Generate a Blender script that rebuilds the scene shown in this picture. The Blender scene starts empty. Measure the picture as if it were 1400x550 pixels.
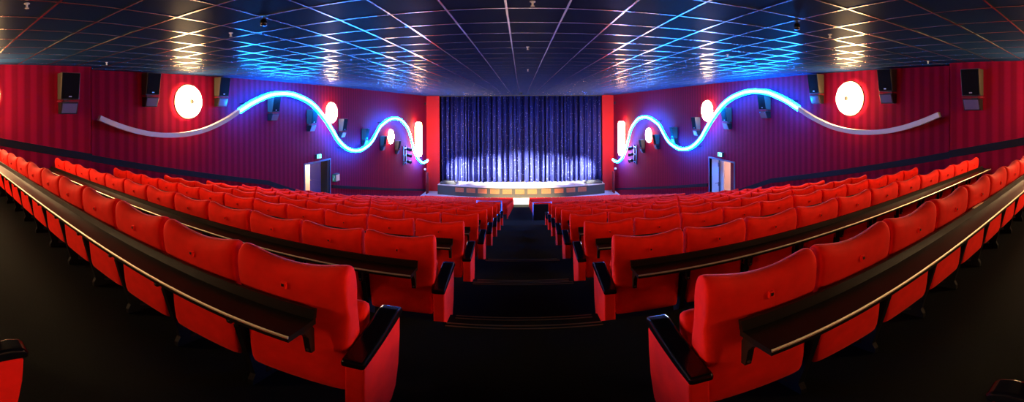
import bpy, bmesh, math, random
from math import sin, cos, tan, pi, sqrt, atan2
from mathutils import Vector, Matrix
random.seed(7)
C = bpy.context.scene.collection
scene = bpy.context.scene

# ------------------------------------------------------------------ basics
F, CX, HY, EYE = 512.0, 712.0, 153.0, 1.64     # panorama: pixels per radian, axis column, horizon row, eye height
AL, AR = 9.09, 8.93                            # distance of the main side walls
NL, NR = 8.40, 8.36                            # the rear stretch of side wall stands further in
CORNER = 3.80
BACKY, STAGEY = -2.6, 35.3
def ceil_z(y): return EYE + 1.11 + 0.0134 * y
ROWY = [None] + [1.27 + 1.44 * i for i in range(8)]
ROWF = [None, 0, -.325, -.63, -.935, -1.245, -1.555, -1.865, -2.175]
FLATF = -6.1
FRONTY = [16.5 + 1.07 * m for m in range(13)]
FRONTF = [max(FLATF, EYE - (1.318 + .22 * y)) for y in FRONTY]
def onwall(px, py, X):
    """a direction of the panorama carried out to the plane |x| = X"""
    phi = abs(px - CX) / F; y = X / tan(phi); r = X / sin(phi)
    return y, EYE + r * tan((HY - py) / F)

# ------------------------------------------------------------------ materials
MATS = {}
def mat(name, color, rough=.6, metal=0., emit=None, strength=0., spec=.5, sheen=0., coat=0., noise=None, bump=None, stripes=None):
    m = bpy.data.materials.new(name); m.use_nodes = True
    nt = m.node_tree; N = nt.nodes; b = N['Principled BSDF']
    b.inputs['Base Color'].default_value = (*color, 1)
    b.inputs['Roughness'].default_value = rough
    b.inputs['Metallic'].default_value = metal
    b.inputs['Specular IOR Level'].default_value = spec
    b.inputs['Sheen Weight'].default_value = sheen
    if sheen: b.inputs['Sheen Tint'].default_value = (1, .25, .2, 1)
    b.inputs['Coat Weight'].default_value = coat
    if emit:
        b.inputs['Emission Color'].default_value = (*emit, 1)
        b.inputs['Emission Strength'].default_value = strength
    tc = N.new('ShaderNodeTexCoord')
    if noise:
        sc, amt = noise
        t = N.new('ShaderNodeTexNoise'); t.inputs['Scale'].default_value = sc; t.inputs['Detail'].default_value = 4
        nt.links.new(tc.outputs['Object'], t.inputs['Vector'])
        r = N.new('ShaderNodeMapRange'); r.inputs[3].default_value = 1 - amt; r.inputs[4].default_value = 1 + amt
        nt.links.new(t.outputs['Fac'], r.inputs[0])
        mx = N.new('ShaderNodeVectorMath'); mx.operation = 'SCALE'
        mx.inputs[0].default_value = color
        nt.links.new(r.outputs[0], mx.inputs['Scale']); nt.links.new(mx.outputs[0], b.inputs['Base Color'])
    if stripes:
        period, c2 = stripes
        s = N.new('ShaderNodeSeparateXYZ'); nt.links.new(tc.outputs['Object'], s.inputs[0])
        a = N.new('ShaderNodeMath'); a.operation = 'MULTIPLY'; a.inputs[1].default_value = 2 * pi / period
        nt.links.new(s.outputs['Y'], a.inputs[0])
        q = N.new('ShaderNodeMath'); q.operation = 'SINE'; nt.links.new(a.outputs[0], q.inputs[0])
        r = N.new('ShaderNodeMapRange'); r.inputs[1].default_value = -.5; r.inputs[2].default_value = .5
        nt.links.new(q.outputs[0], r.inputs[0])
        mx = N.new('ShaderNodeMix'); mx.data_type = 'RGBA'
        mx.inputs[6].default_value = (*color, 1); mx.inputs[7].default_value = (*c2, 1)
        nt.links.new(r.outputs[0], mx.inputs[0]); nt.links.new(mx.outputs[2], b.inputs['Base Color'])
    if bump:
        sc, st, dist = bump
        t = N.new('ShaderNodeTexNoise'); t.inputs['Scale'].default_value = sc; t.inputs['Detail'].default_value = 3
        nt.links.new(tc.outputs['Object'], t.inputs['Vector'])
        bp = N.new('ShaderNodeBump'); bp.inputs['Strength'].default_value = st; bp.inputs['Distance'].default_value = dist
        nt.links.new(t.outputs['Fac'], bp.inputs['Height']); nt.links.new(bp.outputs[0], b.inputs['Normal'])
    MATS[name] = m
    return m
WARM = (1.0, .62, .28)
mat('velvet', (.88, .010, .003), .85, spec=.15, sheen=.12, noise=(9, .22), bump=(160, .25, .002))
mat('black_gloss', (.004, .004, .005), .20, spec=.45)
mat('black_satin', (.008, .008, .009), .42, spec=.4)
mat('desk_black', (.008, .0075, .007), .36, spec=.2, noise=(3, .3))
mat('brass', (1.0, .90, .68), .45, 1.)
mat('nosing', (.40, .26, .09), .45, 1.)
mat('steel_blue_sheen', (.22, .30, .85), .4, 1.)  # blue reflection on the partition rails put into the metal's base colour
mat('carpet', (.005, .007, .007), .95, spec=.1, noise=(60, .5), bump=(300, .4, .004))
mat('wall_fabric', (.26, .003, .024), .9, spec=.1, stripes=(.30, (.175, .002, .016)), bump=(90, .15, .003))
mat('wall_plain', (.20, .006, .015), .9, spec=.1)
mat('strip_red', (.55, .02, .02), .8, spec=.2)
mat('rail_black', (.004, .004, .006), .6, spec=.15)

mat('grid_metal', (.40, .40, .42), .22, 1.)
mat('lamp_shade', (.9, .85, .75), .5, emit=WARM, strength=78)
mat('lamp_dish', (.30, .10, .04), .5, emit=WARM, strength=16)
mat('lamp_tall', (.9, .85, .75), .5, emit=(1., .50, .20), strength=55)
mat('lamp_rim', (.10, .035, .012), .5)
mat('lamp_knob', (.35, .22, .10), .4, emit=WARM, strength=.5)
mat('neon_core', (.8, .9, 1), .4, emit=(.10, .45, 1.0), strength=60)
mat('neon_acrylic', (.3, .5, .8), .4, emit=(.0, .20, 1.0), strength=190)
mat('strip_white', (.55, .52, .50), .5)
mat('speaker_front', (.004, .004, .005), .8, spec=.08, noise=(200, .5))
mat('speaker_side', (.05, .043, .032), .45)
mat('speaker_glass', (.11, .12, .20), .25, spec=.7)
mat('badge', (.5, .5, .55), .3, 1.)
mat('door_blue', (.02, .03, .55), .5)
mat('door_white', (.62, .60, .60), .5)
mat('door_dark', (.006, .006, .010), .6)
mat('door_frame', (.10, .10, .16), .4)
mat('corridor', (.78, .70, .62), .8)
mat('exit_lit', (.6, .9, .8), .4, emit=(.25, 1., .75), strength=2.2)
mat('exit_green', (.0, .22, .08), .4, emit=(0., .35, .12), strength=.5)
mat('box_dark', (.02, .025, .03), .4)
mat('sign_green', (.10, .45, .10), .5)
mat('sign_white', (.7, .8, .7), .5)
mat('stage_black', (.048, .045, .030), .55)
mat('stage_deck', (.55, .50, .42), .5)
mat('light_floor', (.50, .47, .44), .45)
mat('vent_wood', (.55, .17, .055), .5, noise=(30, .4))
mat('vent_slot', (.30, .07, .02), .6)
mat('chrome', (.6, .6, .62), .2, 1.)
mat('lens', (.9, .9, .9), .3, emit=(.8, .85, 1), strength=6)
mat('paper', (.72, .55, .34), .7)
mat('sprinkler_white', (.65, .65, .65), .4)
mat('drape_red', (.22, .008, .010), .85)
def ceiling_mat():
    m = bpy.data.materials.new('ceiling_tile'); m.use_nodes = True
    nt = m.node_tree; N = nt.nodes; N.remove(N['Principled BSDF'])
    tc = N.new('ShaderNodeTexCoord'); t = N.new('ShaderNodeTexNoise'); t.inputs['Scale'].default_value = 60; t.inputs['Detail'].default_value = 4
    nt.links.new(tc.outputs['Object'], t.inputs['Vector'])
    rp = N.new('ShaderNodeMix'); rp.data_type = 'RGBA'; rp.inputs[6].default_value = (.005, .020, .062, 1); rp.inputs[7].default_value = (.009, .036, .105, 1)
    nt.links.new(t.outputs['Fac'], rp.inputs[0])
    d = N.new('ShaderNodeBsdfDiffuse'); nt.links.new(rp.outputs[2], d.inputs['Color'])
    g = N.new('ShaderNodeBsdfGlossy'); g.inputs['Roughness'].default_value = .36; g.inputs['Color'].default_value = (.9, .9, .9, 1)
    bp = N.new('ShaderNodeBump'); bp.inputs['Strength'].default_value = .1; bp.inputs['Distance'].default_value = .003
    nt.links.new(t.outputs['Fac'], bp.inputs['Height']); nt.links.new(bp.outputs[0], g.inputs['Normal'])
    mx = N.new('ShaderNodeMixShader'); mx.inputs[0].default_value = .024
    nt.links.new(d.outputs[0], mx.inputs[1]); nt.links.new(g.outputs[0], mx.inputs[2])
    nt.links.new(mx.outputs[0], N['Material Output'].inputs[0]); MATS['ceiling_tile'] = m
ceiling_mat()
def curtain_mat():
    m = bpy.data.materials.new('curtain'); m.use_nodes = True
    nt = m.node_tree; N = nt.nodes; b = N['Principled BSDF']
    b.inputs['Roughness'].default_value = .55; b.inputs['Specular IOR Level'].default_value = .3
    tc = N.new('ShaderNodeTexCoord')
    mp = N.new('ShaderNodeMapping'); mp.inputs['Scale'].default_value = (5.5, .6, 5.5)
    nt.links.new(tc.outputs['Object'], mp.inputs[0])
    v = N.new('ShaderNodeTexVoronoi'); v.inputs['Scale'].default_value = 1.0
    nt.links.new(mp.outputs[0], v.inputs['Vector'])
    lt = N.new('ShaderNodeMath'); lt.operation = 'LESS_THAN'; lt.inputs[1].default_value = .16
    nt.links.new(v.outputs['Distance'], lt.inputs[0])
    mx = N.new('ShaderNodeMix'); mx.data_type = 'RGBA'
    mx.inputs[6].default_value = (.022, .026, .13, 1); mx.inputs[7].default_value = (.5, .55, .9, 1)
    nt.links.new(lt.outputs[0], mx.inputs[0]); nt.links.new(mx.outputs[2], b.inputs['Base Color'])
    MATS['curtain'] = m
curtain_mat()

# ------------------------------------------------------------------ mesh helpers
def box(bm, x0, x1, y0, y1, z0, z1, mi=0):
    vs = [bm.verts.new((x, y, z)) for z in (z0, z1) for (x, y) in ((x0, y0), (x1, y0), (x1, y1), (x0, y1))]
    fs = [(3, 2, 1, 0), (4, 5, 6, 7), (0, 1, 5, 4), (1, 2, 6, 5), (2, 3, 7, 6), (3, 0, 4, 7)]
    out = []
    for f in fs:
        fc = bm.faces.new([vs[i] for i in f]); fc.material_index = mi; out.append(fc)
    return vs
def prism(bm, poly, axis, a, b, mi=0):
    """extrude a 2-D polygon along axis: 'x' takes (y,z), 'y' takes (x,z), 'z' takes (x,y)"""
    def P(u, v, w): return {'x': (w, u, v), 'y': (u, w, v), 'z': (u, v, w)}[axis]
    A = [bm.verts.new(P(u, v, a)) for u, v in poly]; B = [bm.verts.new(P(u, v, b)) for u, v in poly]
    n = len(poly)
    for f in [A[::-1], B] + [[A[i], A[(i + 1) % n], B[(i + 1) % n], B[i]] for i in range(n)]:
        bm.faces.new(f).material_index = mi
def lathe(bm, prof, axis='z', origin=(0, 0, 0), n=28, mi=0):
    """prof: (radius, height) list turned about an axis"""
    o = Vector(origin); rings = []
    for r, h in prof:
        ring = []
        for i in range(n):
            a = 2 * pi * i / n; u, v = r * cos(a), r * sin(a)
            p = {'z': (u, v, h), 'x': (h, u, v), 'y': (u, h, v)}[axis]
            ring.append(bm.verts.new(o + Vector(p)))
        rings.append(ring)
    for A, B in zip(rings, rings[1:]):
        for i in range(n):
            bm.faces.new((A[i], A[(i + 1) % n], B[(i + 1) % n], B[i])).material_index = mi
    bm.faces.new(rings[0][::-1]).material_index = mi; bm.faces.new(rings[-1]).material_index = mi
def tube(bm, pts, r, n=10, mi=0):
    pts = [Vector(p) for p in pts]; rings = []
    for i, p in enumerate(pts):
        t = (pts[min(i + 1, len(pts) - 1)] - pts[max(i - 1, 0)]).normalized()
        ref = Vector((1, 0, 0)) if abs(t.x) < .9 else Vector((0, 0, 1))
        u = t.cross(ref).normalized(); v = t.cross(u)
        rings.append([bm.verts.new(p + r * (cos(2 * pi * k / n) * u + sin(2 * pi * k / n) * v)) for k in range(n)])
    for A, B in zip(rings, rings[1:]):
        for k in range(n): bm.faces.new((A[k], A[(k + 1) % n], B[(k + 1) % n], B[k])).material_index = mi
    bm.faces.new(rings[0][::-1]); bm.faces.new(rings[-1])
def obj(name, bm, mats, parent=None, smooth=False, bevel=0., subsurf=0, seg=2, angle=None):
    bmesh.ops.recalc_face_normals(bm, faces=bm.faces[:])
    me = bpy.data.meshes.new(name); bm.to_mesh(me); bm.free()
    for mm in ([mats] if isinstance(mats, str) else mats): me.materials.append(MATS[mm])
    o = bpy.data.objects.new(name, me); C.objects.link(o)
    if parent is not None: o.parent = parent
    if smooth:
        for p in me.polygons: p.use_smooth = True
    if bevel:
        b = o.modifiers.new('bevel', 'BEVEL'); b.width = bevel; b.segments = seg; b.limit_method = 'ANGLE'; b.angle_limit = .6
    if subsurf:
        s = o.modifiers.new('sub', 'SUBSURF'); s.levels = s.render_levels = subsurf
    return o
def tag(o, label, cat, group=None, kind=None):
    o['label'] = label; o['category'] = cat
    if group: o['group'] = group
    if kind: o['kind'] = kind
    return o
def thing(name, label, cat, loc=(0, 0, 0), rz=0, group=None):
    o = bpy.data.objects.new(name, None); C.objects.link(o)
    o.location = loc; o.rotation_euler = (0, 0, rz)
    return tag(o, label, cat, group)
def struct(name, bm, mats, parent=None, **k):
    o = obj(name, bm, mats, parent, **k)
    if parent is None: o['kind'] = 'structure'
    return o
KIDS = {}
def copy_thing(root, loc, rz, label, group=None, sx=1, skip=()):
    r = root.copy(); C.objects.link(r); r.location = loc; r.rotation_euler = (0, 0, rz); r.scale = (sx, 1, 1)
    r['label'] = label
    if group: r['group'] = group
    if root.name not in KIDS:
        KIDS[root.name] = [(c, list(c.children)) for c in root.children]
    for ch, subs in KIDS[root.name]:
        if ch.name.split('.')[0] in skip: continue
        c = ch.copy(); C.objects.link(c); c.parent = r
        for g in subs:
            d = g.copy(); C.objects.link(d); d.parent = c
    return r
def quad(bm, a, b, c, d, mi=0):
    bm.faces.new([bm.verts.new(p) for p in (a, b, c, d)]).material_index = mi
ORD = ['first', 'second', 'third', 'fourth', 'fifth', 'sixth', 'seventh', 'eighth', 'ninth', 'tenth', 'eleventh', 'twelfth', 'thirteenth']

# ------------------------------------------------------------------ floor
prof_seat = [(BACKY, 0)]
for n in range(1, 8):
    e = 2.557 + 1.44 * (n - 1)
    prof_seat += [(e, ROWF[n]), (e, ROWF[n + 1])]
prof_seat += [(12.75, ROWF[8]), (15.5, -3.12)]
lv = -3.12
for m, y in enumerate(FRONTY):
    if FRONTF[m] < lv - .01:
        prof_seat += [(y - .3, lv), (y - .3, FRONTF[m])]; lv = FRONTF[m]
prof_seat += [(30.0, lv), (30.0, FLATF), (30.7, FLATF), (36.6, FLATF)]
prof_aisle = [(BACKY, 0)]
nose = []
for n in range(1, 8):
    e = 2.557 + 1.44 * (n - 1); h = (ROWF[n] + ROWF[n + 1]) / 2
    prof_aisle += [(e, ROWF[n]), (e, h), (e + .39, h), (e + .39, ROWF[n + 1])]
    nose += [(e, ROWF[n]), (e + .39, h)]
k = len(prof_seat) - prof_seat[::-1].index((12.75, ROWF[8])) - 1
prof_aisle += prof_seat[k:]
bm = bmesh.new()
def runs(prof, x0, x1):
    for (y0, z0), (y1, z1) in zip(prof, prof[1:]):
        quad(bm, (x0, y0, z0), (x1, y0, z0), (x1, y1, z1), (x0, y1, z1), 1 if (y0 >= 30.69) else 0)
runs(prof_seat, -9.6, -.57); runs(prof_aisle, -.57, .60); runs(prof_seat, .60, 9.6)
for (ya, za), (yb, zb) in zip(prof_aisle, prof_aisle[1:]):        # cheeks between aisle steps and seat platforms
    pass
for n in range(1, 8):
    e = 2.557 + 1.44 * (n - 1); h = (ROWF[n] + ROWF[n + 1]) / 2
    for x in (-.57, .60):
        quad(bm, (x, e, ROWF[n + 1]), (x, e + .39, ROWF[n + 1]), (x, e + .39, h), (x, e, h))
floor = struct('floor', bm, ['carpet', 'light_floor'])
for i, (y, z) in enumerate(nose[:6]):
    bm = bmesh.new()
    for dy in (-.055, -.012):
        box(bm, -.52, .55, y + dy - .006, y + dy + .006, z, z + .004)
    obj('step_nosing', bm, 'nosing', floor)

# ------------------------------------------------------------------ ceiling with its metal grid
bm = bmesh.new()
y0, y1 = BACKY - .2, 36.6
quad(bm, (-9.6, y0, ceil_z(y0)), (9.6, y0, ceil_z(y0)), (9.6, y1, ceil_z(y1)), (-9.6, y1, ceil_z(y1)))
ceiling = struct('ceiling', bm, 'ceiling_tile')
bm = bmesh.new()
w, dz = .012, .006
k = -14
while True:
    x = -.15 + .660 * k
    if x > 9.1: break
    if x > -9.1:
        vs = box(bm, x - w, x + w, y0, y1, -dz, -.0005)
        for v in vs: v.co.z += ceil_z(v.co.y)
    k += 1
y = 3.36 - .715 * 8
while y < 36:
    vs = box(bm, -9.1, 9.1, y - w, y + w, -dz, -.0005)
    for v in vs: v.co.z += ceil_z(v.co.y)
    y += .715
obj('ceiling_grid', bm, 'grid_metal', ceiling)

# ------------------------------------------------------------------ walls
DOOR0, DOOR1 = 13.95, 16.20
DOORTOP = EYE - 2.34
def side_wall(name, s, A, N):
    bm = bmesh.new(); T = .18
    def seg(xa, xb, ya, yb, za, zb):
        x0_, x1_ = sorted((s * xa, s * xb)); box(bm, x0_, x1_, ya, yb, za, zb)
    def slab(xa, xb, ya, yb, za):                     # top follows the ceiling
        vs_ = box(bm, *sorted((s * xa, s * xb)), ya, yb, za, 0)
        for v in vs_:
            if v.co.z == 0: v.co.z = ceil_z(v.co.y)
    slab(N, N + T, BACKY, CORNER, -1.2)
    slab(N, A + T, CORNER - .02, CORNER + .0, -1.2)
    slab(A, A + T, CORNER, DOOR0, -4.2)
    slab(A, A + T, DOOR0, DOOR1, DOORTOP)
    seg(A, A + T, DOOR0, DOOR1, -5, -3.62)
    slab(A, A + T, DOOR1, STAGEY, -6.6)
    return struct(name, bm, 'wall_fabric')
side_wall('wall_left', -1, AL, NL)
side_wall('wall_right', 1, AR, NR)
bm = bmesh.new(); box(bm, -8.8, 8.8, BACKY - .2, BACKY, -.2, ceil_z(BACKY))
struct('wall_back', bm, 'wall_plain')
OPEN = 7.82
bm = bmesh.new()                                       # proscenium: a red pier each side of the curtain and the dark wall behind it
for s, A in ((-1, AL), (1, AR)):
    x0, x1 = sorted((s * OPEN, s * (A + .18))); box(bm, x0, x1, STAGEY, STAGEY + .3, -6.6, ceil_z(STAGEY) - .004)
box(bm, -OPEN, OPEN, STAGEY + .9, STAGEY + 1.1, -6.6, ceil_z(STAGEY + 1), 1)
box(bm, -OPEN, OPEN, STAGEY + .02, STAGEY + .10, ceil_z(STAGEY) - .09, ceil_z(STAGEY) - .006, 1)
struct('wall_front', bm, ['strip_red', 'stage_black'])

def rail(name, s, A, pts, hgt, t=.045):
    bm = bmesh.new()
    for (ya, za), (yb, zb) in zip(pts, pts[1:]):
        x0, x1 = sorted((s * A, s * (A - t)))
        vs = box(bm, x0, x1, ya, yb, -hgt, 0)
        for v in vs: v.co.z += za + (zb - za) * (v.co.y - ya) / (yb - ya)
    o = struct(name, bm, 'rail_black'); return o
rear_pts = [(BACKY, EYE - .551), (1.53, EYE - .551), (CORNER, EYE - .994)]
mid_pts = [(CORNER, EYE - 1.05), (4.17, EYE - 1.118), (11.3, EYE - 2.634), (13.9, EYE - 3.58)]
fore_pts = [(16.4, EYE - 3.654), (34.9, EYE - 7.50)]
i = 1
for s, A, N in ((-1, AL, NL), (1, AR, NR)):
    rail('trim_%d' % i, s, N, rear_pts, .18); rail('trim_%d' % (i + 1), s, A, mid_pts, .18); rail('trim_%d' % (i + 2), s, A, fore_pts, .17)
    i += 3

# ------------------------------------------------------------------ side doors: opening, corridor behind, leaves
FLD = EYE - 4.45
def door(name, s, A, kind):
    bm = bmesh.new()                                    # frame around the opening
    f = .07
    for ya, yb in ((DOOR0 - f, DOOR0), (DOOR1, DOOR1 + f)):
        box(bm, *sorted((s * (A - .03), s * (A + .2))), ya, yb, FLD - .6, DOORTOP + f)
    box(bm, *sorted((s * (A - .03), s * (A + .2))), DOOR0, DOOR1, DOORTOP, DOORTOP + f)
    d = struct(name, bm, 'door_frame')
    d['label'] = 'doorway to a lit corridor in the striped red side wall'
    bm = bmesh.new()                                    # corridor shell
    D = 1.7
    X0, X1 = A + .18, A + D
    box(bm, *sorted((s * X1, s * (X1 + .1))), DOOR0 - .3, DOOR1 + 2.2, FLD - .7, DOORTOP + .5)
    box(bm, *sorted((s * X0, s * X1)), DOOR0 - .4, DOOR0 - .3, FLD - .7, DOORTOP + .5)
    box(bm, *sorted((s * X0, s * X1)), DOOR1 + 2.2, DOOR1 + 2.3, FLD - .7, DOORTOP + .5)
    box(bm, *sorted((s * X0, s * X1)), DOOR0 - .3, DOOR1 + 2.2, DOORTOP + .4, DOORTOP + .5)
    box(bm, *sorted((s * X0, s * X1)), DOOR0 - .3, DOOR1 + 2.2, FLD - .7, FLD - .6)
    obj('corridor', bm, 'corridor', d)
    def leaf(hy, ang, width, m, nm='door_leaf'):
        bm = bmesh.new()
        box(bm, -.025, .025, 0, width, FLD - .55, DOORTOP - .01)
        for z in (DOORTOP - .25, FLD + .9):
            box(bm, -.035, .035, .1, width - .1, z - .1, z + .1)
        o = obj(nm, bm, m, d, bevel=.006)
        o.location = (s * (A + .12), hy, 0); o.rotation_euler = (0, 0, ang)
        bm = bmesh.new()
        tube(bm, [(-.03, width - .12, FLD + .95), (-.09, width - .12, FLD + .95), (-.09, width - .24, FLD + .95)], .014)
        h = obj('door_handle', bm, 'chrome', o); return o
    if kind == 'dark':
        lf = leaf(DOOR1 - .05, math.radians(70), .95, 'door_blue'); lf.location.x = s * (A + .42)
        bm = bmesh.new(); box(bm, *sorted((s * (A + .02), s * (A + .41))), DOOR1 - .16, DOOR1 - .02, FLD - .6, DOORTOP); obj('door_jamb', bm, 'door_dark', d)
    else:
        leaf(DOOR1 - .02, pi + .0 + math.radians(8) * s, .95, 'door_white')
        leaf(DOOR1 - .70, math.radians(-62), .06, 'door_frame', 'door_post')
        leaf(DOOR0 + .02, math.radians(8), .38, 'drape_red', 'door_curtain')
    L = bpy.data.lights.new('corridor_light', 'POINT'); L.energy = 500 if kind == 'dark' else 330
    L.color = (1, .72, .42) if kind == 'dark' else (1, .66, .66); L.shadow_soft_size = .12
    lo = bpy.data.objects.new('corridor_light', L); C.objects.link(lo)
    lo.location = (s * (A + 1.1), DOOR1 + 1.3 if kind == 'dark' else DOOR0 + 1.4, DOORTOP + .1)
    return d
door('door_1', -1, AL, 'dark'); door('door_2', 1, AR, 'light')

# ------------------------------------------------------------------ wall lamps
def lamp_proto():
    t = thing('round_lamp', '', 'lamp', group='round glowing wall lamps')
    bm = bmesh.new(); R = .50
    lathe(bm, [(R * .97, .01), (R, .02), (R * .985, .09), (R * .93, .125), (R * .75, .15), (R * .45, .165), (.03, .17)], 'x', n=40)
    obj('lamp_shade', bm, 'lamp_shade', t, smooth=True)
    bm = bmesh.new(); lathe(bm, [(.02, -.03), (R * .8, -.02), (R * .985, .015), (R * .96, .016), (.02, -.01)], 'x', n=40)
    obj('dish', bm, 'lamp_dish', t, smooth=True)
    bm = bmesh.new()
    for k in range(48):
        pass
    tube(bm, [(.0, (R + .022) * cos(2 * pi * k / 48), (R + .022) * sin(2 * pi * k / 48)) for k in range(49)], .028, 8)
    obj('rim', bm, 'lamp_rim', t, smooth=True)
    bm = bmesh.new(); lathe(bm, [(.01, .16), (.075, .165), (.085, .20), (.055, .24), (.01, .25)], 'x', n=16)
    obj('knob', bm, 'lamp_knob', t, smooth=True)
    bm = bmesh.new(); lathe(bm, [(.10, -.158), (.10, -.03)], 'x', n=16)
    obj('wall_mount', bm, 'black_satin', t)
    return t
lamp0 = lamp_proto()
LAMPS = [(258, 137), (453, 153), (534, 186)]
used = False
def put_lamp(s, A, y, z, label, rz=None):
    global used
    loc = (s * (A - .16), y, z); r = 0 if s < 0 else pi
    if rz is not None: loc, r = (s, y, z), rz
    if not used:
        lamp0.location = loc; lamp0.rotation_euler = (0, 0, r); lamp0['label'] = label; used = True; return
    copy_thing(lamp0, loc, r, label)
lname = ['large round glowing wall lamp above the unlit white strip, {} wall', 'round glowing wall lamp beside the falling neon curve, {} wall', 'small far round glowing wall lamp under the last neon arch, {} wall']
for s, A, side in ((-1, AL, 'left'), (1, AR, 'right')):
    for (px, py), nm in zip(LAMPS, lname):
        y, z = onwall(px, py, AL - .2); put_lamp(s, A, y, z, nm.format(side))
    put_lamp(s, NL if s < 0 else NR, .98, EYE + .42, 'round wall lamp on the rear stretch of the %s wall, cut by the frame' % side)
# the tall half-round lamps by the stage
for s, A, side in ((-1, AL, 'left'), (1, AR, 'right')):
    y, z = onwall(572, 190, AL - .37)
    t = thing('tall_lamp', 'tall glaring upright wall lamp beside the stage, %s wall' % side, 'lamp', (s * A, y, z), 0 if s < 0 else pi, 'tall lamps by the stage')
    bm = bmesh.new(); lathe(bm, [(.12, -1.5), (.26, -1.42), (.30, -1.2), (.30, 1.2), (.26, 1.42), (.12, 1.5)], 'z', (.37, 0, 0), n=20)
    obj('lamp_shade', bm, 'lamp_tall', t, smooth=True)
    bm = bmesh.new(); box(bm, .004, .08, -.16, .16, -1.1, 1.1); obj('back_plate', bm, 'black_satin', t, bevel=.01)

SPK = [(208, 97, 143), (305, 106, 142), (376, 130, 163), (428, 150, 177), (470, 162, 186), (500.5, 175, 197), (525, 185, 205), (544.5, 191.5, 210)]
spk_y = []
for px, ya, yb in SPK:
    y, z1 = onwall(px, ya, AL - .25); _, z2 = onwall(px, yb, AL - .25)
    spk_y.append((y, min((z1 + z2) / 2 - .14, ceil_z(y) - .66)))
# ------------------------------------------------------------------ neon waves
UNLIT = [(137, 159), (160, 168.5), (185, 176.5), (210, 181.5), (235, 183), (260, 181), (285, 174.5), (310, 162.5), (329, 150)]
LIT = [(329, 150), (341, 142), (353, 135.5), (369, 128.7), (379, 126.9), (389, 126.4), (397, 127), (405.5, 129), (422, 136.4), (434.5, 147), (447, 163.6), (456, 178), (463, 190), (472, 199.5), (480, 204), (487, 205), (494, 204), (501, 200), (507, 195),
       (512, 188), (520, 173), (525, 168), (531, 163.6), (536, 161.5), (541, 161), (546, 162), (551, 165), (559, 176), (563, 190), (566, 203), (569.5, 212), (573, 218), (579, 222), (585, 219)]
def spline(pts, n=6):
    out = []
    P = [pts[0]] + pts + [pts[-1]]
    for i in range(1, len(P) - 2):
        p0, p1, p2, p3 = P[i - 1], P[i], P[i + 1], P[i + 2]
        for k in range(n):
            t = k / n
            out.append(tuple(.5 * ((2 * p1[j]) + (-p0[j] + p2[j]) * t + (2 * p0[j] - 5 * p1[j] + 4 * p2[j] - p3[j]) * t * t + (-p0[j] + 3 * p1[j] - 3 * p2[j] + p3[j]) * t ** 3) for j in (0, 1)))
    out.append(pts[-1]); return out
def ribbon(bm, yz, xa, xb, hw):
    n = len(yz); rings = []
    for i, (y, z) in enumerate(yz):
        a = yz[max(i - 1, 0)]; b = yz[min(i + 1, n - 1)]
        ty, tz = b[0] - a[0], b[1] - a[1]; l = sqrt(ty * ty + tz * tz); ny, nz = -tz / l, ty / l
        rings.append([bm.verts.new(p) for p in ((xa, y + ny * hw, z + nz * hw), (xb, y + ny * hw, z + nz * hw), (xb, y - ny * hw, z - nz * hw), (xa, y - ny * hw, z - nz * hw))])
    for A, B in zip(rings, rings[1:]):
        for k in range(4): bm.faces.new((A[k], A[(k + 1) % 4], B[(k + 1) % 4], B[k]))
    bm.faces.new(rings[0][::-1]); bm.faces.new(rings[-1])
SO = .56
ul = spline([onwall(px, py, AL - SO) for px, py in UNLIT]); li = spline([onwall(px, py, AL - SO) for px, py in LIT])
for s, A, side in ((-1, AL, 'left'), (1, AR, 'right')):
    t = thing('neon_wave', 'blue neon wave with an unlit white tail along the %s wall' % side, 'neon light', (s * A, 0, 0), 0, 'neon waves')
    e = -s                                          # into the room
    bm = bmesh.new(); ribbon(bm, ul, e * (SO - .13), e * SO, .065); obj('unlit_strip', bm, 'strip_white', t)
    bm = bmesh.new(); ribbon(bm, li, e * (SO - .10), e * (SO - .02), .092); obj('glowing_channel', bm, 'neon_acrylic', t)
    bm = bmesh.new(); tube(bm, [(e * SO, y, z) for y, z in li], .026, 10); obj('neon_tube', bm, 'neon_core', t, smooth=True)
    for q in [q for q in [ul[4], ul[24]] + li[8::24] if all(abs(q[0] - a) > .4 or abs(q[1] - b - .1) > .65 for a, b in spk_y)]:
        bm = bmesh.new(); lathe(bm, [(.022, .004), (.022, SO - .105)], 'x', n=8)
        for v in bm.verts: v.co = Vector((e * v.co.x, v.co.y + q[0], v.co.z + q[1]))
        obj('standoff', bm, 'black_satin', t)

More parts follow.
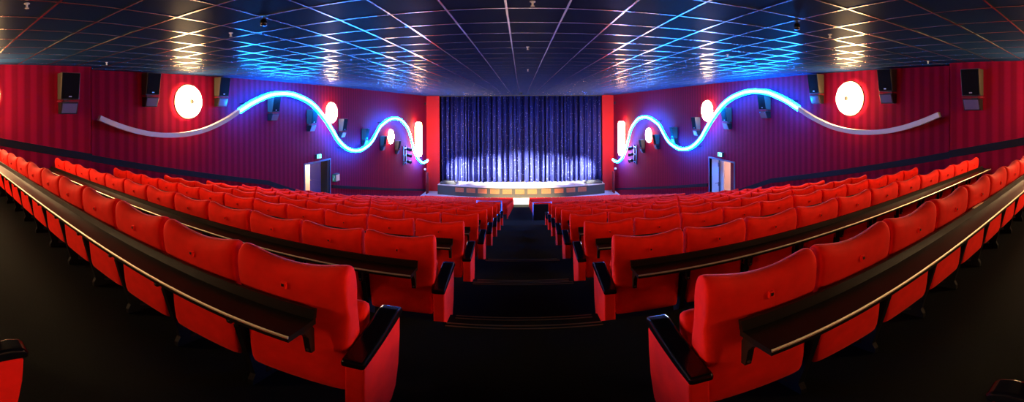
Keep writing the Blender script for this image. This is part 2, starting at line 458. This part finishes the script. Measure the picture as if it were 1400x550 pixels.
# ------------------------------------------------------------------ wall speakers
def speaker_proto():
    t = thing('surround_speaker', '', 'speaker', group='surround speakers on the side walls')
    W = .23
    bm = bmesh.new()                                  # cabinet, local: wall at x=0, room at +x
    pr = [(.06, -.0), (.28, 0.0), (.38, .62), (.06, .62)]
    prism(bm, pr, 'y', -W, W)
    obj('cabinet', bm, 'speaker_side', t, bevel=.012)
    bm = bmesh.new()
    prism(bm, [(.283, .015), (.298, .015), (.393, .605), (.378, .605)], 'y', -W + .015, W - .015)
    g = obj('grille', bm, 'speaker_front', t, bevel=.006)
    bm = bmesh.new(); prism(bm, [(.304, .055), (.311, .055), (.315, .08), (.308, .08)], 'y', -.035, .035)
    obj('badge', bm, 'badge', g)
    bm = bmesh.new(); box(bm, .04, .30, -W, W, -.045, -.025); obj('shelf', bm, 'drape_red', t)
    bm = bmesh.new(); prism(bm, [(.05, -.34), (.20, -.34), (.30, -.07), (.05, -.07)], 'y', -W + .02, W - .02)
    lo = obj('lower_box', bm, 'black_satin', t, bevel=.008)
    bm = bmesh.new(); prism(bm, [(.214, -.315), (.222, -.318), (.303, -.098), (.294, -.095)], 'y', -W + .05, W - .05)
    obj('face_panel', bm, 'speaker_glass', lo)
    bm = bmesh.new(); box(bm, .003, .07, -.07, .07, -.30, .5); obj('wall_bracket', bm, 'black_satin', t)
    return t
sp0 = speaker_proto(); sp_used = False
spl = ['black wall speaker over the unlit white strip between corner and large lamp, {} wall', 'black wall speaker between the large round lamp and the neon start, {} wall',
       'black wall speaker hung just under the first neon crest, {} wall', 'wall speaker tucked inside the first neon arch near its falling side, {} wall',
       'wall speaker above the neon trough, just past the second round lamp, {} wall', 'wall speaker touching the rising neon curve after the trough, {} wall',
       'wall speaker just before the small far round lamp, {} wall', 'wall speaker between small far lamp and the spotlight rack, {} wall']
def put_sp(s, A, y, z, label):
    global sp_used
    loc = (s * A, y, z); r = 0 if s < 0 else pi
    if not sp_used:
        sp0.location = loc; sp0.rotation_euler = (0, 0, r); sp0['label'] = label; sp_used = True
    else: copy_thing(sp0, loc, r, label)
for s, A, N, side in ((-1, AL, NL, 'left'), (1, AR, NR, 'right')):
    put_sp(s, N, 3.12, EYE + .33, 'black wall speaker on the rear stretch of the %s wall before the corner' % side)
    for (y, z), lb in zip(spk_y, spl): put_sp(s, A, y, z, lb.format(side))

# ------------------------------------------------------------------ spotlight racks and their beams on the curtain
TARGETS = {-1: [(-5.9, -4.1), (-3.4, -4.0), (-1.0, -4.0)], 1: [(5.9, -4.1), (3.4, -4.0), (1.0, -4.0)]}
for s, A, side in ((-1, AL, 'left'), (1, AR, 'right')):
    y, z = onwall(557, 212, AL - .3)
    t = thing('spotlight_rack', 'rack of three spotlights below the neon tail, %s wall' % side, 'spotlight', (s * A, y, z), 0 if s < 0 else pi, 'spotlight racks')
    bm = bmesh.new(); box(bm, .02, .08, -.35, -.27, -.75, .75); box(bm, .02, .08, .27, .35, -.75, .75)
    for q in (-.6, 0, .6): box(bm, .02, .1, -.35, .35, q - .03, q + .03)
    obj('rack_frame', bm, 'black_satin', t)
    for q, (tx, tz) in zip((-.5, 0, .5), TARGETS[s]):
        src = Vector((s * (A - .42), y, z + q)); d = (Vector((tx, STAGEY - .1, tz)) - src).normalized()
        if s > 0: dl = Vector((-d.x, -d.y, d.z))
        else: dl = d
        R3 = dl.to_track_quat('Z', 'Y').to_matrix()
        bm = bmesh.new(); lathe(bm, [(.07, -.18), (.12, -.14), (.12, .14), (.14, .17), (.14, .2)], 'z', n=16)
        for v in bm.verts: v.co = R3 @ v.co + Vector((.42, 0, q))
        hd = obj('spotlight_head', bm, 'black_satin', t)
        bm = bmesh.new(); lathe(bm, [(.11, .196), (.11, .208)], 'z', n=16)
        for v in bm.verts: v.co = R3 @ v.co + Vector((.42, 0, q))
        obj('lens', bm, 'lens', hd)
        bm = bmesh.new(); box(bm, .08, .32, -.02, .02, q - .02, q + .02); obj('yoke', bm, 'black_satin', hd)
        L = bpy.data.lights.new('spot_beam', 'SPOT'); L.energy = 62000; L.spot_size = math.radians(24); L.spot_blend = .9
        L.color = (.86, .88, 1); L.shadow_soft_size = .1
        lo = bpy.data.objects.new('spot_beam', L); C.objects.link(lo)
        lo.location = src + d * .24; lo.rotation_euler = d.to_track_quat('-Z', 'Y').to_euler()

# ------------------------------------------------------------------ stage, vents, curtain
DECK = EYE - 6.8
def front_y(x): return 33.0 + .95 * (x / 7.7) ** 2
stage = thing('stage', 'low black stage with a bowed front below the glittering curtain', 'stage', (0, 34, FLATF))
xs = [-7.7 + 15.4 * i / 48 for i in range(49)]
bm = bmesh.new()
lo_, hi_ = [], []
outline = [(x, front_y(x)) for x in xs] + [(7.7, STAGEY + .88), (-7.7, STAGEY + .88)]
prism(bm, [(x, y - 34) for x, y in outline], 'z', 0.0, DECK - .04 - FLATF)
obj('front_panel', bm, 'stage_black', stage)
bm = bmesh.new()
prism(bm, [(x, y - 34 - (.03 if i < 49 else 0)) for i, (x, y) in enumerate(outline)], 'z', DECK - .04 - FLATF, DECK - FLATF)
obj('deck', bm, 'stage_deck', stage)
VX = [627, 643, 659, 676, 693, 710, 727, 746, 763.6, 780, 796]
for px in VX:
    x = 33.2 * tan((px - CX) / F); yy = front_y(x); a = atan2(front_y(x + .1) - front_y(x - .1), .2)
    R = Matrix.Rotation(a, 3, 'Z'); o_ = Vector((x, yy - 34, (DECK - FLATF) * .62))
    bm = bmesh.new()
    for x0, x1, z0, z1 in ((-.40, .40, .17, .2), (-.40, .40, -.2, -.17), (-.40, -.37, -.2, .2), (.37, .40, -.2, .2)): box(bm, x0, x1, -.045, .01, z0, z1)
    for q in range(7): box(bm, -.37, .37, -.03, .0, -.16 + q * .047, -.135 + q * .047)
    for v in bm.verts: v.co = R @ v.co + o_
    vo = obj('vent', bm, 'vent_wood', stage)
    bm = bmesh.new(); box(bm, -.38, .38, -.012, -.004, -.18, .18)
    for v in bm.verts: v.co = R @ v.co + o_
    obj('vent_back', bm, 'vent_slot', vo)
for s, side in ((-1, 'left'), (1, 'right')):
    bm = bmesh.new(); box(bm, -.75, .75, -.45, .3, 0, .2); box(bm, -.6, .6, -.3, .3, .2, .27)
    o = obj('monitor_box', bm, 'stage_black', bevel=.02); o.location = (s * 6.75, STAGEY - .75, DECK)
    tag(o, 'low black box on the %s end of the stage floor' % side, 'box', 'boxes at the stage ends')
bm = bmesh.new()
nx = 1100; ztop = ceil_z(STAGEY) - .06; rows_z = [DECK + .03, DECK + .9, -2.5, 0.5, ztop]
ph = 0; cols = []
random.seed(3)
fold = [random.uniform(.55, 1.5) for _ in range(400)]; amp = [random.uniform(.16, .36) for _ in range(400)]
xx = [-OPEN + .06 + (2 * OPEN - .12) * i / nx for i in range(nx + 1)]
base = 2 * pi / .46
ph = 0
for i, x in enumerate(xx):
    kf = int(ph / (2 * pi)); ph += base / fold[kf] * (xx[1] - xx[0])
    yv = amp[kf] * (sin(ph) + .35 * sin(2.3 * ph + 1))
    cols.append([bm.verts.new((x, yv * (1.0 - .25 * j / 4), z)) for j, z in enumerate(rows_z)])
for A, B in zip(cols, cols[1:]):
    for j in range(len(rows_z) - 1): bm.faces.new((A[j], B[j], B[j + 1], A[j + 1]))
cur = obj('stage_curtain', bm, 'curtain', smooth=True); cur.location = (0, STAGEY + .45, 0)
sol = cur.modifiers.new('sol', 'SOLIDIFY'); sol.thickness = .008
tag(cur, 'wide dark blue glitter curtain closed across the stage', 'curtain')
# warm downlight over the stage apron
t = thing('ceiling_downlight', 'small black downlight in the ceiling over the stage front', 'lamp', (0, 28.2, ceil_z(28.2)))
bm = bmesh.new(); lathe(bm, [(.12, -.22), (.14, -.2), (.14, -.03), (.05, 0)], 'z', n=16); obj('housing', bm, 'black_satin', t)
L = bpy.data.lights.new('downlight_beam', 'SPOT'); L.energy = 50000; L.spot_size = math.radians(46); L.spot_blend = .8; L.color = (1, .80, .50); L.shadow_soft_size = .1
lo = bpy.data.objects.new('downlight_beam', L); C.objects.link(lo); lo.location = (0, 28.2, ceil_z(28.2) - .24)
lo.rotation_euler = Vector((0, .47, -1)).to_track_quat('-Z', 'Y').to_euler()

# red drapes in the corners beside the stage with a small fixture above
for s, A, side in ((-1, AL, 'left'), (1, AR, 'right')):
    t = thing('corner_drape', 'narrow dark red drape hanging at the stage corner, %s wall' % side, 'curtain', (s * (A - .30), 33.9, 0), 0, 'corner drapes')
    bm = bmesh.new(); P = []
    for k in range(25): P.append((s * (-.10 + .10 * sin(k * 1.5) * .5), -.35 + .7 * k / 24))
    V0 = [bm.verts.new((x, y, FLATF + .04)) for x, y in P]; V1 = [bm.verts.new((x, y, FLATF + 2.05)) for x, y in P]
    for k in range(24): bm.faces.new((V0[k], V0[k + 1], V1[k + 1], V1[k]))
    o = obj('cloth', bm, 'drape_red', t, smooth=True); m_ = o.modifiers.new('s', 'SOLIDIFY'); m_.thickness = .01
    bm = bmesh.new(); tube(bm, [(0, -.4, FLATF + 2.07), (0, .4, FLATF + 2.07)], .02); obj('rod', bm, 'black_satin', t)
    bm = bmesh.new(); tube(bm, [(s * .3, .35, FLATF + 2.07), (0, .35, FLATF + 2.07)], .018); obj('rod_bracket', bm, 'black_satin', t)
    t = thing('floodlight', 'tiny white floodlight above the corner drape, %s wall' % side, 'lamp', (s * A, 33.9, FLATF + 2.35), 0 if s < 0 else pi, 'tiny corner floodlights')
    bm = bmesh.new(); box(bm, .004, .12, -.03, .03, -.03, .03); obj('arm', bm, 'black_satin', t)
    bm = bmesh.new(); lathe(bm, [(.06, .1), (.10, .14), (.10, .26), (.07, .29)], 'x', n=14); obj('head', bm, 'sprinkler_white', t)
    o = thing('motion_sensor', 'small dark sensor high in the stage corner, %s wall' % side, 'sensor', (s * A, 34.6, ceil_z(34) - .75), 0 if s < 0 else pi, 'corner sensors')
    bm = bmesh.new(); box(bm, 0, .14, -.08, .08, -.12, .12); obj('case', bm, 'black_satin', o, bevel=.02)

# ------------------------------------------------------------------ exit signs, wall box
for s, A, side, look in ((-1, AL, 'left', 'dark open'), (1, AR, 'right', 'pale open')):
    t = thing('exit_sign', 'small lit green exit sign above the %s side doorway' % look, 'sign', (s * A, 15.0, DOORTOP + .30), 0 if s < 0 else pi, 'exit signs')
    bm = bmesh.new(); box(bm, 0, .12, -.19, .19, -.10, .10); obj('housing', bm, 'box_dark', t, bevel=.008)
    bm = bmesh.new(); box(bm, .121, .127, -.18, .18, -.09, .09); fc = obj('lit_face', bm, 'exit_lit', t)
    bm = bmesh.new()
    def fig(ya, yb, za, zb): box(bm, .1275, .130, ya, yb, za, zb)
    fig(-.14, -.06, -.075, .075); fig(.035, .065, .04, .07); fig(.03, .055, -.02, .04); fig(.055, .10, .01, .025); fig(.0, .03, -.07, -.015); fig(.045, .08, -.045, -.02)
    obj('running_figure', bm, 'exit_green', fc)
y, z = onwall(459, 241.5, AL - .1)
t = thing('alarm_box', 'small wall box with a green sign beside the dark open doorway', 'wall box', (-AL, y, z))
bm = bmesh.new(); box(bm, 0, .20, -.22, .22, -.2, .2); obj('case', bm, 'box_dark', t, bevel=.01)
bm = bmesh.new(); box(bm, .02, .18, -.232, -.222, -.17, .17); sgn = obj('sign_plate', bm, 'sign_green', t)
bm = bmesh.new(); box(bm, .05, .10, -.240, -.233, -.12, .0); box(bm, .11, .15, -.240, -.233, .0, .12); obj('symbol', bm, 'sign_white', sgn)
bm = bmesh.new(); box(bm, .201, .21, -.18, .18, -.16, .16); obj('front_plate', bm, 'badge', t)

# ------------------------------------------------------------------ ceiling fittings
def onceil(px, py):
    phi = (px - CX) / F; e = tan((HY - py) / F)
    r = 1.11 / (e - .0134 * cos(phi)); return r * sin(phi), r * cos(phi)
for px, py, side in ((361, 19, 'left'), (1090, 29, 'right')):
    x, y = onceil(px, py)
    t = thing('ceiling_spotlight', 'small black spotlight hanging under the ceiling, %s of the centre line' % side, 'spotlight', (x, y, ceil_z(y)), 0, 'black ceiling spotlights')
    bm = bmesh.new(); lathe(bm, [(.045, -.015), (.045, 0)], 'z', n=18); lathe(bm, [(.012, -.05), (.012, -.012)], 'z', n=8); obj('mount', bm, 'black_satin', t)
    bm = bmesh.new(); lathe(bm, [(.02, -.13), (.035, -.128), (.04, -.10), (.036, -.06), (.02, -.045)], 'z', n=18); obj('head', bm, 'black_gloss', t, smooth=True)
SPR = [(37, 2), (146, 83), (316, 43), (450, 73), (729, 2), (722, 64), (722, 95), (995, 76), (1135, 49), (1269, 86), (601, 109), (837, 111)]
SPL = ['in the dark ceiling corner above the nearest seats', 'above the left wall corner', 'beside the black spotlight at left', 'above the second round lamp on the left',
       'over the centre aisle, nearest of three', 'over the centre aisle, second of three', 'over the centre aisle, farthest of three', 'above the neon crest on the right', 'beside the black spotlight at right',
       'above the right wall corner', 'near the left end of the curtain', 'near the right end of the curtain']
for (px, py), lb in zip(SPR, SPL):
    x, y = onceil(px, py)
    t = thing('sprinkler', 'tiny ceiling sprinkler ' + lb, 'sprinkler', (x, y, ceil_z(y)), 0, 'ceiling sprinklers')
    k = 1 if y < 12 else 1.6
    bm = bmesh.new(); lathe(bm, [(.03 * k, -.008), (.03 * k, 0)], 'z', n=12); lathe(bm, [(.01 * k, -.05 * k), (.012 * k, -.006)], 'z', n=8)
    obj('stem', bm, 'sprinkler_white' if px not in (601, 837) else 'black_satin', t)
    bm = bmesh.new(); lathe(bm, [(.022 * k, -.056 * k), (.022 * k, -.05 * k)], 'z', n=10); obj('deflector', bm, 'sprinkler_white' if px not in (601, 837) else 'black_satin', t)

# ------------------------------------------------------------------ seats
def back_mesh(wt=.287, wb=.263, h0=.228, h1=.96, scoop=.052):
    """upholstered back: a loft of closed profiles across the width"""
    bm = bmesh.new(); rings = []
    us = [-1.0, -.965, -.86, -.6, -.3, 0, .3, .6, .86, .965, 1.0]
    for u in us:
        a = abs(u); edge = 0 if a < .9 else (.35 if a < .99 else 1.)
        top = h1 + scoop * a ** 2 - .028 * edge
        bol = .05 * max(0, (a - .45) / .55) ** 1.5              # wings on the front
        hs = h0 + .012 * edge
        P = []
        for f, yr in ((0, .085), (.12, .066), (.45, .045), (.66, .030), (.715, .020), (.76, .008), (.9, -.004), (.965, .006)):    # rear face going up
            P.append((yr + .022 * edge, hs + (top - hs) * f))
        P.append((.045, top)); P.append((.085, top - .004))
        for f, yf in ((.95, .125), (.85, .140), (.76, .132), (.6, .150 + bol * .5), (.42, .172 + bol), (.2, .175 + bol), (.04, .165)):
            P.append((yf - .03 * edge, hs + (top - hs) * f))
        P.append((.125, hs))
        ring = []
        for yv, h in P:
            w = wb + (wt - wb) * min(1, max(0, (h - .62) / .14))
            if h < .45 and yv > .1: w *= .97
            ring.append(bm.verts.new((u * w, yv, h)))
        rings.append(ring)
    n = len(rings[0])
    for A, B in zip(rings, rings[1:]):
        for k in range(n): bm.faces.new((A[k], A[(k + 1) % n], B[(k + 1) % n], B[k]))
    bm.faces.new(rings[0][::-1]); bm.faces.new(rings[-1])
    return bm
def cushion_mesh(w=.245, d=.36, t=.12, tilt=75):
    bm = bmesh.new(); rings = []
    for u in (-1, -.93, -.6, 0, .6, .93, 1):
        e = .018 if abs(u) > .97 else 0
        P = [(0, e), (.03, -.0 + e), (d * .5, .005 + e), (d - .05, .012 + e), (d - e, .045), (d - .004 - e, t - .03), (d - .05, t - e), (d * .5, t - .012 - e), (.03, t - .02 - e), (0 + e, t - .05)]
        rings.append([bm.verts.new((u * w, y, z)) for y, z in P])
    n = len(rings[0])
    for A, B in zip(rings, rings[1:]):
        for k in range(n): bm.faces.new((A[k], A[(k + 1) % n], B[(k + 1) % n], B[k]))
    bm.faces.new(rings[0][::-1]); bm.faces.new(rings[-1])
    R = Matrix.Rotation(math.radians(tilt), 4, 'X')
    for v in bm.verts: v.co = R @ v.co + Vector((0, .305, .315))
    return bm
def arm_mesh(x0, x1, hr=.545, hf=.625, yr=-.02, yf=.45):
    bm = bmesh.new(); t = .045
    prism(bm, [(yr, hr - t), (yr, hr - .006), (yr + .02, hr), (yf - .07, hf), (yf - .02, hf - .006), (yf, hf - .03), (yf - .005, hf - .06), (yf - .05, hf - .062)], 'x', x0, x1)
    return bm
PITCH = .595
def seat_proto(name, aisle=0, desk=True):
    """aisle: -1 / +1 = the side on which the free end stands"""
    t = thing(name, '', 'seat')
    b = obj('backrest', back_mesh(), 'velvet', t, smooth=True, subsurf=1)
    bm = bmesh.new(); box(bm, -.013, .013, -.012, .01, .845, .880)
    tb = obj('number_tab', bm, 'velvet', b, bevel=.004)
    bm = bmesh.new(); box(bm, -.006, .006, -.0145, -.011, .858, .872); obj('tab_hole', bm, 'black_satin', b)
    obj('cushion', cushion_mesh(), 'velvet', t, smooth=True, subsurf=1)
    o = 1 if aisle <= 0 else -1                            # side of the shared arm
    x = o * PITCH / 2
    bm = arm_mesh(x - .026, x + .026, hr=.57, yr=.11); obj('armrest', bm, 'black_gloss', t, bevel=.012, seg=3)
    bm = bmesh.new()                                       # steel stand below the shared arm
    prism(bm, [(.12, .0), (.34, 0), (.34, .02), (.22, .05), (.26, .52), (.02, .505), (.14, .08), (.12, .04)], 'x', x - .018, x + .018)
    prism(bm, [(.02, .50), (.055, .50), (.04, .72), (.015, .72)], 'x', x - .012, x + .012)
    obj('stand', bm, 'rail_black', t)
    if aisle:
        xi = -o * (PITCH / 2 + .075); xo = xi
        a, c = sorted((xi - o * -.045, xi - o * .055)); a, c = min(xi - .05, xi + .05), max(xi - .05, xi + .05)
        xc = -o * (.285 + .035)
        bm = arm_mesh(xc - .05, xc + .05); obj('armrest', bm, 'black_gloss', t, bevel=.014, seg=3)
        bm = bmesh.new()
        prism(bm, [(0, .03), (.30, .03), (.36, .10), (.405, .25), (.425, .42), (.43, .555), (.40, .562), (.0, .50)], 'x', xc - .042, xc + .042)
        obj('end_panel', bm, 'velvet', t, bevel=.012, seg=3)
    return t
protoL = seat_proto('cinema_seat')               # arm on +x... shared arm stands on the outer side
protoR = seat_proto('cinema_seat', 0)
aisleR = seat_proto('cinema_seat', -1)           # right block: free end on its left (-x)
aisleL = seat_proto('cinema_seat', 1)            # left block: free end on its right (+x)
# left block needs its shared arm on the -x side
for c in list(protoL.children):
    if c.name.split('.')[0] in ('armrest', 'stand'):
        for v in c.data.vertices: v.co.x -= PITCH
protos_used = set()
BLK = {-1: 'left block', 1: 'right block'}
def place_seat(proto, loc, rz, label, group, sx=1, z=None):
    if proto.name not in protos_used:
        protos_used.add(proto.name); KIDS[proto.name] = [(c, list(c.children)) for c in proto.children]
        proto.location = loc; proto.rotation_euler = (0, 0, rz); proto['label'] = label; proto['group'] = group; proto.scale = (sx, 1, 1); return proto
    return copy_thing(proto, loc, rz, label, group, sx)
CURVE = .0016
def row_geo(n, s):
    """first back edge from the axis, depth, pitch, count"""
    yb = ROWY[n]
    if s < 0: return .635, yb, PITCH, 12
    if n == 1: return .612, 1.15, .575, 12
    return .645 + .0225 * (n - 1), yb * .99, PITCH, 11
ROWNAME = ['nearest row', 'second row', 'third row', 'fourth row', 'fifth row', 'sixth row', 'seventh row', 'eighth row']
for n in range(1, 9):
    for s in (-1, 1):
        e0, yb, pt, cnt = row_geo(n, s)
        for k in range(cnt):
            x = s * (e0 + pt * (k + .5)); y = yb - CURVE * x * x
            rz = atan2(-2 * CURVE * x, 1)
            proto = (aisleL if s < 0 else aisleR) if k == 0 else (protoL if s < 0 else protoR)
            where = 'beside the centre aisle' if k == 0 else ('at the wall end' if k == cnt - 1 else ORD[k] + ' from the centre aisle')
            place_seat(proto, (x, y, ROWF[n]), rz, 'red velvet cinema seat %s, %s with desks, %s' % (where, ROWNAME[n - 1], BLK[s]), 'red seats with desks behind', pt / PITCH)
# the few seats beside the camera, of which only arm tips reach into the photograph
for s, x0, cnt in ((-1, 1.43, 2), (1, 1.10, 2)):
    for k in range(cnt):
        x = s * (x0 + PITCH * (k + .5))
        proto = (aisleL if s < 0 else aisleR) if k == 0 else (protoL if s < 0 else protoR)
        place_seat(proto, (x, -.09, 0), 0, 'red seat with its black armrest tip at the %s picture edge, %s one' % ('lower left' if s < 0 else 'lower right', 'nearer' if k == 0 else 'farther'), 'rearmost row seats')
# front block
def simple_seat(name):
    t = thing(name, '', 'seat')
    obj('backrest', back_mesh(h0=.28, h1=.865, scoop=.02), 'velvet', t, smooth=True)
    obj('cushion', cushion_mesh(), 'velvet', t, smooth=True)
    bm = arm_mesh(PITCH / 2 - .024, PITCH / 2 + .024, hr=.57, yr=.11); box(bm, PITCH / 2 - .022, PITCH / 2 + .022, .12, .36, 0, .50); obj('armrest', bm, 'black_satin', t)
    return t
def end_panel_mesh(side):
    bm = bmesh.new(); xc = side * (PITCH / 2 + .002)
    prism(bm, [(.0, .03), (.30, .03), (.36, .10), (.405, .25), (.425, .42), (.43, .62), (.0, .60)], 'x', xc - .025, xc + .025)
    return bm
fp = simple_seat('theatre_seat')
fends = {}
for s in (-1, 1):
    t = simple_seat('theatre_seat')
    for c in list(t.children):
        if s < 0 and c.name.startswith('armrest'):
            for v in c.data.vertices: v.co.x -= PITCH
    obj('end_panel', end_panel_mesh(-s), 'velvet', t, bevel=.008); fends[s] = t
fleft = simple_seat('theatre_seat')
for c in list(fleft.children):
    if c.name.startswith('armrest'):
        for v in c.data.vertices: v.co.x -= PITCH
NIND, NSIDE = 5, 12
for m in range(NIND):
    for s in (-1, 1):
        for k in range(NSIDE):
            x = s * (.62 + PITCH * (k + .5)) - (PITCH * 0)
            where = 'beside the centre aisle' if k == 0 else ('at the wall end' if k == NSIDE - 1 else ORD[k] + ' from the centre aisle')
            place_seat(fends[s] if k == 0 else (fp if s > 0 else fleft), (x, FRONTY[m], FRONTF[m]), 0, 'plain red seat %s, %s beyond the cross aisle, %s' % (where, ORD[m] + ' row', BLK[s]), 'plain red seats beyond the cross aisle')
bm = bmesh.new()
src = []
for c in fp.children: src.append((c.data, 1 if c.name.startswith('armrest') else 0))
for m in range(NIND, 13):
    for s in (-1, 1):
        for k in range(NSIDE):
            x = s * (.62 + PITCH * (k + .5))
            for me, mi in src:
                a = len(bm.verts); f0 = len(bm.faces)
                bm.from_mesh(me); bm.verts.ensure_lookup_table(); bm.faces.ensure_lookup_table()
                for v in bm.verts[a:]: v.co += Vector((x, FRONTY[m], FRONTF[m]))
                for f in bm.faces[f0:]: f.material_index = mi
for m in range(NIND, 13):
    for s in (-1, 1):
        xe = s * (.62 - .002)
        prism(bm, [(FRONTY[m] + q, FRONTF[m] + h) for q, h in ((.0, .03), (.30, .03), (.36, .10), (.405, .25), (.425, .42), (.43, .62), (.0, .60))], 'x', xe - .025, xe + .025)
far = obj('theatre_seats', bm, ['velvet', 'black_satin'], smooth=True)
tag(far, 'packed far rows of plain red seats in front of the stage', 'seats', kind='stuff')

# ------------------------------------------------------------------ continuous desks behind the seat rows
DH = .745
for n in range(1, 9):
    for s in (-1, 1):
        e0, yb, pt, cnt = row_geo(n, s)
        xa = e0 + .13; xb = e0 + pt * cnt + .10
        t = thing('row_desk', 'long narrow black desk behind the %s, %s' % (ROWNAME[n - 1] + ' of seats', BLK[s]), 'desk', (0, yb, ROWF[n]), 0, 'black desks behind the seat rows')
        segs = [xa + (xb - xa) * i / 24 for i in range(25)]
        def strip(prof, name, m, parent, bev=0):
            bm = bmesh.new(); rings = []
            for x in segs:
                o_ = -CURVE * x * x
                rings.append([bm.verts.new((s * x, y + o_, z)) for y, z in prof])
            q = len(prof)
            for A, B in zip(rings, rings[1:]):
                for k in range(q): bm.faces.new((A[k], A[(k + 1) % q], B[(k + 1) % q], B[k]))
            bm.faces.new(rings[0]); bm.faces.new(rings[-1][::-1])
            return obj(name, bm, m, parent, bevel=bev)
        strip([(-.205, DH - .03), (-.205, DH), (-.022, DH), (-.022, DH - .03)], 'tabletop', 'desk_black', t)
        strip([(-.040, DH + .0005), (-.030, DH + .048), (-.012, DH + .048), (-.018, DH + .0005)], 'back_ledge', 'desk_black', t)
        strip([(-.2100, DH - .009), (-.2100, DH - .002), (-.2045, DH + .003), (-.2045, DH - .009)], 'edge_strip', 'brass', t)
        bxs = [xa + .03] + [e0 + pt * k for k in range(1, cnt)] + [xb - .1]
        for x in bxs:
            bm = bmesh.new(); o_ = -CURVE * x * x
            prism(bm, [(-.16, DH - .031), (-.03, DH - .031), (-.008, DH - .07), (-.004, DH - .20), (-.03, DH - .20), (-.05, DH - .10), (-.08, DH - .06)], 'x', s * x - .014, s * x + .014)
            for v in bm.verts: v.co.y += o_
            br = obj('bracket', bm, 'black_satin', t)
            if n <= 2:
                bm = bmesh.new(); lathe(bm, [(.008, -.006), (.008, .0)], 'y', (s * x, -.03 + o_, DH - .18), n=10); obj('bolt', bm, 'badge', br)
bm = bmesh.new(); box(bm, -.11, .11, -.011, .011, 0, .004)
o = obj('paper_slip', bm, 'paper'); x = 3.05
o.location = (x, 1.15 - .021 - CURVE * x * x, DH + .0485); o.rotation_euler = (0, 0, -.01)
tag(o, 'tan paper slip lying on the black desk ledge behind the nearest row', 'paper')

# ------------------------------------------------------------------ partitions at the cross aisle
fz = -2.95
for s, x0, x1, lb in ((-1, .82, 1.75, 'low black partition with a blue-lit metal rail, aisle end of the left block'), (1, .47, 1.85, 'low black partition with a blue-lit top rail, aisle end of the right block')):
    t = thing('aisle_partition', lb, 'partition', (0, 15.0, fz), 0, 'partitions at the cross aisle')
    a, b = sorted((s * x0, s * x1))
    bm = bmesh.new(); box(bm, a, b, -.03, .03, -.12, .80); obj('panel', bm, 'black_satin', t)
    xr = .79 if s < 0 else .47
    bm = bmesh.new(); xe, zr = (1.78, .95) if s < 0 else (1.20, .89)
    tube(bm, [(s * xr, -.06, -.1), (s * xr, -.06, zr), (s * xe, -.06, zr), (s * xe, -.06, .05)], .03, 10); obj('rail', bm, 'steel_blue_sheen', t, smooth=True)

# ------------------------------------------------------------------ unseen rear lamps added on the back wall to light the nearest seats
for x, sd in ((-6.7, 'left'), (6.7, 'right')):
    put_lamp(x, 0, BACKY + .16, EYE + .30, 'added unseen round lamp on the back wall behind the last seats, %s of the aisle' % sd, pi / 2)

# ------------------------------------------------------------------ world, camera, view
w = bpy.data.worlds.new('world'); scene.world = w; w.use_nodes = True
w.node_tree.nodes['Background'].inputs[0].default_value = (.02, .02, .03, 1); w.node_tree.nodes['Background'].inputs[1].default_value = 0.0
cam = bpy.data.cameras.new('camera'); co = bpy.data.objects.new('camera', cam); C.objects.link(co)
co.location = (0, 0, EYE)
co.rotation_euler = (pi / 2, math.radians(.30), 0)
cam.type = 'PANO'; cam.panorama_type = 'EQUIRECTANGULAR'
cam.longitude_min = -CX / F; cam.longitude_max = (1400 - CX) / F
cam.latitude_max = HY / F; cam.latitude_min = -(550 - HY) / F
cam.clip_start = .02; cam.clip_end = 200
scene.camera = co
scene.view_settings.view_transform = 'Standard'; scene.view_settings.look = 'None'
scene.view_settings.exposure = 0; scene.view_settings.gamma = 1; scene.view_settings.use_curve_mapping = False
scene.cycles.use_denoising = True
scene.cycles.max_bounces = 8; scene.cycles.diffuse_bounces = 4; scene.cycles.glossy_bounces = 4
scene.cycles.sample_clamp_indirect = 6
